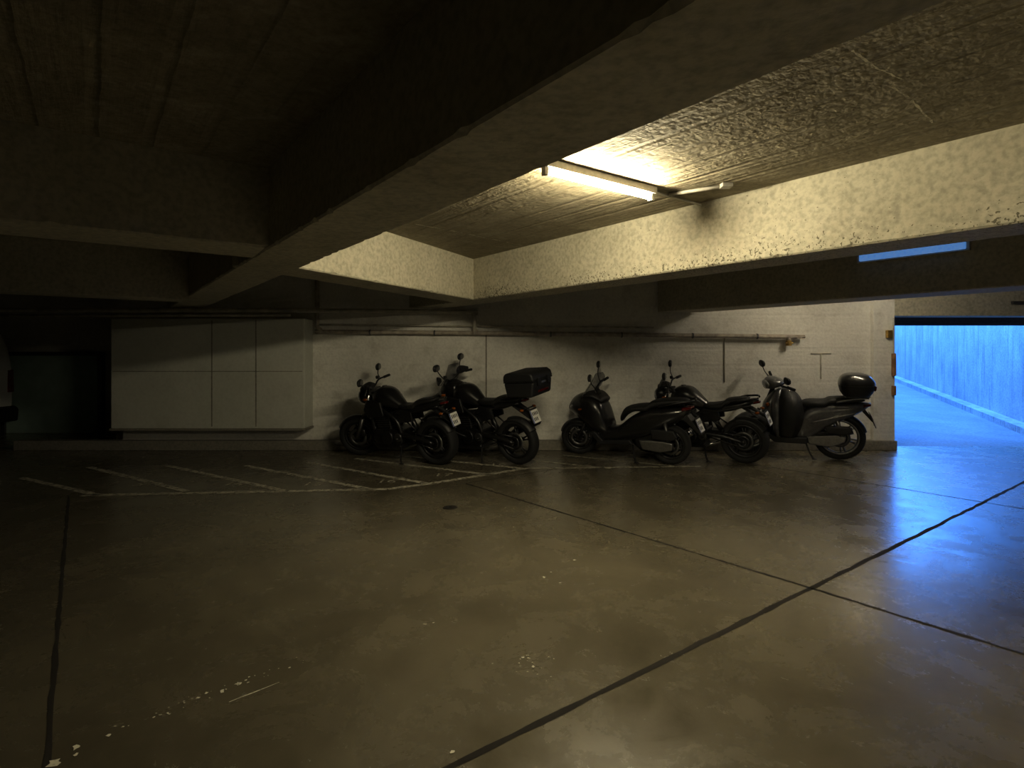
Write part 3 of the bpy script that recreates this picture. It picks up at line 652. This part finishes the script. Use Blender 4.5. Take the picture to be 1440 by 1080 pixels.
        tc=empty('top_case',P,loc=(-.20,0,.925))
        loft(tc,'case_body',[(0,0,0,.16,.19,3),(.06,0,0,.2,.215,3),(.14,0,0,.22,.23,3),(.15,0,0,.222,.232,3)],M_plastic,axis='z',n=36)
        loft(tc,'case_lid',[(.155,0,0,.222,.232,3),(.2,0,0,.215,.225,3),(.26,.01,0,.18,.19,2.8),(.295,.02,0,.12,.13,2.6),(.303,.02,0,.05,.05,2.4)],M_black,axis='z',n=36)
        prism(tc,'rear_reflector',[(-.205,.07),(-.225,.09),(-.23,.14),(-.21,.14)],-.12,.12,M_red,.006)
        stand(P,.42,(0,.25))
    return P

motorcycle('naked_motorcycle',(-.99,7.72),(-2.20,8.36),'naked',22,mh=.16)
motorcycle('adventure_motorcycle',(.10,7.72),(-1.05,8.50),'adventure',12)
scooter('maxi_scooter',(2.16,7.70),(1.02,8.48),'maxi',18)
motorcycle('roadster_motorcycle',(3.2,7.80),(2.10,8.58),'roadster',14)
scooter('high_wheel_scooter',(4.62,8.04),(3.58,8.54),'highwheel',30)

def van():
    P=empty('white_van',loc=(-9.02,9.45,0))
    W=.88
    loft(P,'body',[(-3.9,0,.75,.80,.30,5),(-3.85,0,.82,W,.5,5),(-3.4,0,.9,W,.6,5),(-3.0,0,1.1,W,.82,5),(-2.6,0,1.15,W,.88,5),(-1,0,1.16,W,.9,6),(-.3,0,1.15,W,.88,6),(-.12,0,1.05,W*.98,.78,6),(-.02,0,.9,W*.95,.6,5),(0,0,.8,W*.9,.45,5)],M_white,n=48)
    for s in (-1,1):
        prism(P,'side_window',[(-3.0,1.35),(-2.7,1.8),(-.45,1.8),(-.3,1.35)],s*(W-.01),s*(W+.004),M_dglass,.01)
        for x in (-3.2,-.85):
            prof=[(.32-.06+.06*sgp(math.cos(t*math.pi/8),.8),.1*sgp(math.sin(t*math.pi/8),.8)) for t in range(16)]
            lathe(P,'tyre',prof,x,.32,M_rubber,cy=s*(W-.09)); cyl(P,'wheel_disc',(x,s*(W-.15),.32),(x,s*(W-.03),.32),.2,M_alu)
            lathe(P,'wheel_arch',[(.37,-.05),(.40,-.05),(.40,.012),(.37,.012)],x,.34,M_plastic,n=24,a0=0,a1=math.pi,cy=s*W)
        prism(P,'tail_lamp',[(-.10,.85),(.01,.8),(.0,1.2),(-.12,1.3)],s*(W-.16),s*(W-.03),M_red,.01)
        prism(P,'door_seam',[(-2.0,.45),(-1.985,.45),(-1.985,1.82),(-2.0,1.82)],s*W,s*(W+.003),M_plastic,.001)
    prism(P,'rear_window',[(-.11,1.25),(-.03,1.25),(-.10,1.72),(-.18,1.72)],-.7,.7,M_dglass,.01)
    prism(P,'rear_bumper',[(-.2,.28),(.06,.28),(.08,.5),(.02,.56),(-.2,.56)],-W,W,M_plastic,.03)
    prism(P,'windscreen',[(-3.02,1.32),(-3.28,1.30),(-2.95,1.78),(-2.80,1.80)],-.72,.72,M_dglass,.01)
    prism(P,'sill',[(-3.8,.3),(-.1,.3),(-.1,.42),(-3.8,.42)],-W+.02,W-.02,M_plastic,.02)
van()

# ------------------------------------------------ world and camera
w=bpy.data.worlds.new('sky'); scene.world=w; w.use_nodes=True
bg=w.node_tree.nodes['Background']; bg.inputs[0].default_value=(.085,.31,1,1); bg.inputs[1].default_value=6.2
cam=bpy.data.cameras.new('camera'); co=bpy.data.objects.new('camera',cam); COL.objects.link(co)
co.location=(0,0,H); co.rotation_euler=(math.pi/2,0,0)
cam.sensor_width=36; cam.lens=F/1440*36; cam.shift_y=-(540-HZ)/1440; cam.clip_start=.05
scene.camera=co
scene.view_settings.view_transform='Standard'; scene.view_settings.look='None'; scene.view_settings.exposure=.72; scene.view_settings.gamma=.88
